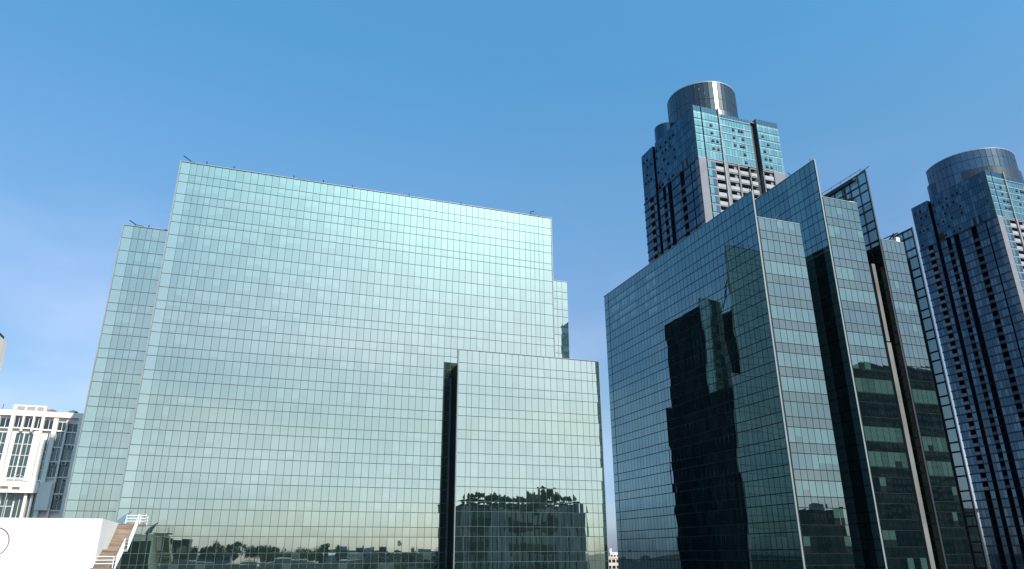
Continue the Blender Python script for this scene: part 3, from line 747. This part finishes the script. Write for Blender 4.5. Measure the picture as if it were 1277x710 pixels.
# upper flight from landing (t=101.5, z=.75) to top (t=107.5, z=3.95); lower flight below
def flight(y0, z0, y1, z1, n):
    dy, dz = (y1-y0)/n, (z1-z0)/n
    for k in range(n):
        stp('tread', 'wood_step' if RNG.random() < .55 else 'wood_step_b', (X0, X1, y0+k*dy-.04, y0+(k+1)*dy-.003, z0+H+k*dz, z0+H+(k+1)*dz-.045))
flight(102.4, .82, 107.6, 3.98, 17)
flight(95.0, -1.12, 99.2, .74, 11)
stp('landing', 'wood_step_b', (X0, X1, 99.203, 102.35, .62+H, .80+H))
stp('landing', 'wood_step_b', (X0, X1+.9, 107.63, 109.6, 3.7+H, 3.93+H))
stp('landing', 'wood_step_b', (X0+.02, X1, 93.2, 94.95, -1.35+H, -1.14+H))
def pipe(name, pts, r=.045):
    b = MB()
    for p, q in zip(pts[:-1], pts[1:]): b.bar((p[0]+14, p[1]-100, p[2]+H), (q[0]+14, q[1]-100, q[2]+H), r, 6)
    return b.build(name, 'rail_white', ST)
XR = X1+.06
for off in (.38, .74, 1.1):
    pipe('handrail', [(XR, 93.3, -1.1+off), (XR, 95.0, -1.1+off), (XR, 99.2, .85+off), (XR, 102.3, .85+off), (XR, 107.6, 4.0+off), (XR, 108.6, 4.0+off)])
    pipe('handrail', [(X0, 93.3, -1.1+off), (XR, 93.3, -1.1+off)])
    pipe('handrail', [(X0+.5, 109.5, 3.95+off), (XR+.85, 109.5, 3.95+off), (XR+.85, 107.8, 3.95+off)])
for y, z in ((93.3, -1.15), (95.0, -1.1), (97.1, -.15), (99.2, .8), (102.3, .82), (104.0, 1.8), (105.8, 2.9), (107.6, 3.95)):
    pipe('rail_post', [(XR, y, z-.05), (XR, y, z+1.15)])
for x in (X0+.5, XR, XR+.85): pipe('rail_post', [(x, 109.5, 3.8), (x, 109.5, 5.05)])
b = MB()
for (ya, za, yb, zb) in ((95.0, -1.2, 99.2, .66), (102.3, .7, 107.6, 3.85)):
    q = len(b.v)
    for x in (X1+.003, X1+.12): b.v += [(x+14, ya-100, za+H-.12), (x+14, yb-100, zb+H-.12), (x+14, yb-100, zb+H+.10), (x+14, ya-100, za+H+.10)]
    b.f += [tuple(q+i for i in f) for f in ((0, 1, 2, 3), (7, 6, 5, 4), (0, 4, 5, 1), (1, 5, 6, 2), (2, 6, 7, 3), (3, 7, 4, 0))]; b.m += [0]*6
b.box(X1+14.003, X1+14.12, -.8, 2.35, .56+H, .80+H)
b.build('stringer', 'rail_white', ST)
stp('bracket', 'rail_white', (X0-.02, X1, 99.8, 100.0, .35+H, .617+H), (X0-.02, X1, 108.2, 108.4, 3.3+H, 3.697+H), (X0-.02, X1, 94.0, 94.2, -1.7+H, -1.353+H))

# folded blue canopy beyond the stair head, thin rod
b = MB(); b.v = []
b.prism([(0, 0), (1.0, .1), (1.2, .8), (2.0, 2.1), (1.3, 1.6), (.55, 1.0)], -.15, .15)
cv = b.build('folded_canopy', 'canvas_blue'); cv.location = (-16.6, 112.5, 3.7+H); tag(cv, 'small blue sail-shaped folded canopy behind the white block beside the stair', 'canopy')
b = MB(); b.bar((0, 0, -3.95-H), (0, 0, 0), .16, 8); pl = b.build('canopy_pole', 'steel_dark', cv); pl.location = (.5, 0, .3)

# slim lamp post in front of the apartment block
b = MB(); LPX, LPY = -40.0, 152
b.bar((0, 0, 0), (0, 0, 28.9), .10, 8, .05); lp = b.build('lamp_post', 'machine_grey'); lp.location = (LPX, LPY, 0)
tag(lp, 'slim grey lamp post with curved arm rising behind the white block', 'lamp post')
b = MB(); pts = [(0, 0, 28.9), (.6, 0, 29.5), (1.4, 0, 29.6), (2.0, 0, 29.3)]
for p, q in zip(pts[:-1], pts[1:]): b.bar(p, q, .05)
b.build('lamp_arm', 'machine_grey', lp)
b = MB(); b.box(1.9, 2.5, -.15, .15, 29.12, 29.28); b.build('lamp_head', 'machine_grey', lp)

# ================================================================ neighbours: far city and the buildings the glass mirrors
def block(name, label, cat, x0, x1, y0, y1, z1, wall, win, face, nf, nw, group=None, plant=True, bandh=.5):
    """building with window bands on the face(s) that are seen: face is a string of n,e,s,w"""
    R = thing(name, label, cat, ((x0+x1)/2, (y0+y1)/2, 0), group)
    X, Y = R.location.x, R.location.y
    part('wall', wall, R, (x0-X, x1-X, y0-Y, y1-Y, .004, z1))
    part('parapet', wall, R, (x0-X-.2, x1-X+.2, y0-Y-.2, y1-Y+.2, z1+.003, z1+.9))
    if plant: part('roof_plant', 'facade_grey', R, (x0-X+(x1-x0)*.3, x0-X+(x1-x0)*.6, y0-Y+(y1-y0)*.3, y0-Y+(y1-y0)*.7, z1+.903, z1+3.2))
    fh = z1/nf
    for fc in face:
        a0, a1 = (x0, x1) if fc in 'ns' else (y0, y1)
        w = (a1-a0)/nw
        for j in range(nf):
            b = MB()
            for i in range(nw):
                p, q = a0+i*w+w*.14, a0+(i+1)*w-w*.14; za, zb = fh*j+fh*.3, fh*j+fh*(.3+bandh)
                if fc == 's': b.box(p-X, q-X, y0-Y-.06, y0-Y+.1, za, zb)
                if fc == 'n': b.box(p-X, q-X, y1-Y-.1, y1-Y+.06, za, zb)
                if fc == 'w': b.box(x0-X-.06, x0-X+.1, p-Y, q-Y, za, zb)
                if fc == 'e': b.box(x1-X-.1, x1-X+.06, p-Y, q-Y, za, zb)
            b.build('window_band', win, R)
    return R
# seen through the gap between the two glass buildings
block('city_building', 'pale far-off slab showing in the gap between the two glass buildings', 'building', 207, 213, 410, 425, H+.2, 'facade_pale', 'glass_dark_window', 's', 5, 3)
block('city_building', 'low warm-toned far-off building in the gap between the glass buildings', 'building', 204, 226, 408, 409.9, H-2.2, 'facade_warm', 'glass_dark_window', 's', 4, 8, plant=False)
block('city_building', 'thin blue-grey far-off tower beside the pale slab in the gap', 'building', 203, 206.4, 420, 430, H+1.6, 'facade_grey', 'glass_dark_window', 's', 7, 2, plant=False)
# low dark-green block behind the last blade
block('green_annex', 'low dark green glass annex behind the last blade screen', 'building', 132, 158.4, 126.9, 129, H+8.6, 'facade_dark', 'glass_dark_window', 's', 6, 12, plant=False)
# mirrored in the lower block
RB_ = block('terrace_office', 'grey office with planted roof terrace, mirrored in the lower block of the pale building', 'building', 81, 134, -64, -40, H+19.2, 'facade_mid', 'glass_teal_window', 'n', 4, 14, plant=False, bandh=.55)
for x in (81.5, 92.5, 97, 121.5, 126, 131):
    part('pier', 'facade_pier', RB_, (x-107.5, x+(3.4 if 90 < x < 100 or x > 120 else 1.6)-107.5, 12.1, 12.9, .004, H+19.2))
for j in range(4): part('spandrel', 'facade_dark', RB_, (-26.4, 26.4, 12.08, 12.5, 8.8*j+.004, 8.8*j+2.5))
part('penthouse', 'facade_pier', RB_, (-8, 12, -8, 4, H+20.1, H+23.4))
# mirrored in the second and third bays
block('mirrored_tower', 'dark slab tower behind the viewpoint, mirrored in the second and third bays', 'tower', 252, 345, -72, -60, H+79, 'facade_dark', 'glass_dark_window', 'n', 24, 26)
block('stepped_office', 'small dark office behind the viewpoint, mirrored low in the first bay', 'building', 213, 232, -70, -60, H+16.5, 'facade_dark', 'glass_dark_window', 'n', 7, 8)
block('podium_hall', 'low dark hall in front of the small dark office, mirrored in the first bay', 'building', 190, 241, -58, -50, H+2.4, 'facade_dark', 'glass_dark_window', 'n', 4, 16, plant=False)
block('plant_room', 'dark flat-roofed plant room on the roof terrace behind the viewpoint', 'building', -36, -17, -18, -10, H+4.4, 'facade_dark', 'glass_dark_window', 'n', 4, 5, plant=False)
# low city to the west, mirrored along the foot of the finned building
kinds = [('facade_pale', 'white'), ('facade_warm', 'tan'), ('facade_grey', 'grey')]
for k in range(26):
    x = -360-RNG.random()*380; y = 120+RNG.random()*520; w = 14+RNG.random()*24; dd = 14+RNG.random()*16
    h_ = H-9+RNG.random()*14; wl_, nm = kinds[RNG.randrange(3)]
    block('low_city_building', nm+' low building of the far city mirrored along the foot of the finned office', 'building', x, x+w, y, y+dd, h_, wl_, 'glass_dark_window', 'es', max(2, int(h_/3.4)), 5, group=nm+' low buildings of the far city', plant=RNG.random() < .5)

for k in range(13):
    x = -75+k*20+RNG.uniform(-5, 5); w = RNG.uniform(12, 21)
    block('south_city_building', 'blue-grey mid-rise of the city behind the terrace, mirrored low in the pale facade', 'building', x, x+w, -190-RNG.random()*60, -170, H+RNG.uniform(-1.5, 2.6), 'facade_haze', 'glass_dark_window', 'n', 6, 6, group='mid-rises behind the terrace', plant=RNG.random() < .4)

# ---------------------------------------------------------------- roof garden trees behind the viewpoint (mirrored along the foot of the pale building)
def leaf_crown(rs, n, rad, hz, zc):
    v, f, m = [], [], []
    cl = [(rs.normal(0, rad*.45), rs.normal(0, rad*.45), zc+rs.normal(0, hz*.38), rs.uniform(.35, .7)*rad) for _ in range(9)]
    for k in range(n):
        c = cl[rs.randint(len(cl))]; d = rs.normal(0, 1, 3); d /= np.linalg.norm(d)+1e-6; r = c[3]*rs.uniform(.55, 1.05)
        p = np.array(c[:3])+d*r; s = rs.uniform(.22, .42); a = rs.normal(0, 1, 3); a /= np.linalg.norm(a); b_ = np.cross(a, d+.01); b_ /= np.linalg.norm(b_)+1e-6
        q = len(v); v += [tuple(p-a*s), tuple(p+b_*s*.5), tuple(p+a*s), tuple(p-b_*s*.5)]; f.append((q, q+1, q+2, q+3)); m.append(int(rs.rand() < .5))
    return v, f, m
def tree(x, y, z0, hgt, rad, rs, label, group):
    R = thing('garden_tree', label, 'tree', (x, y, z0), group)
    b = MB(); b.bar((0, 0, 0), (.1, 0, hgt*.55), .16, 7, .09)
    for k in range(4):
        a = rs.uniform(0, 6.28); b.bar((.07, 0, hgt*.4+.1*k), (math.cos(a)*rad*.6, math.sin(a)*rad*.6, hgt*.75), .07, 5, .03)
    b.build('trunk', 'bark', R)
    c = MB(); c.v, c.f, c.m = leaf_crown(rs, 1300, rad, hgt*.42, hgt*.64); c.build('crown', ['leaf_a', 'leaf_b'], R)
rs = np.random.RandomState(21)
for k, (sx, top, rad) in enumerate(((-15.5, 2.6, 1.9), (-10.5, 3.4, 1.3), (-6.6, 3.9, 2.1), (-2.2, 4.2, 1.1), (3.2, 3.6, 2.3), (6.4, 3.2, 2.2), (9.5, 3.9, 1.3), (17, 2.0, 2.6), (20.5, 2.6, 2.6), (24.5, 2.2, 2.6), (27, 4.2, 1.1), (33, 3.8, .9), (43.0, 3.6, 1.8), (46, 3.0, 1.8), (52, 3.9, 2.0), (55, 2.8, 1.9), (60, 3.2, 2.0), (65, 4.0, 2.2), (68, 3.2, 2.2))):
    rad *= 1.4; xx = sx*1.02; tree(xx, -20-rs.uniform(0, 4) if xx < 38 else -20, H-1.65 if xx < 38 else .004, top+1.65 if xx < 38 else top+H, rad, rs, 'leafy garden tree standing on the roof terrace behind the viewpoint' if xx < 38 else 'tall leafy tree beside the roof terrace behind the viewpoint', 'roof garden trees' if xx < 38 else 'trees beside the terrace')
for k in range(17):
    x = 82.5+k*3.0+rs.uniform(-1, 1)
    tree(x, -41.5-rs.uniform(0, 2), H+20.1, rs.uniform(1.8, 4.0), rs.uniform(1.4, 2.2), rs, 'small leafy tree in the planted roof edge of the grey terrace office', 'planted roof edge')
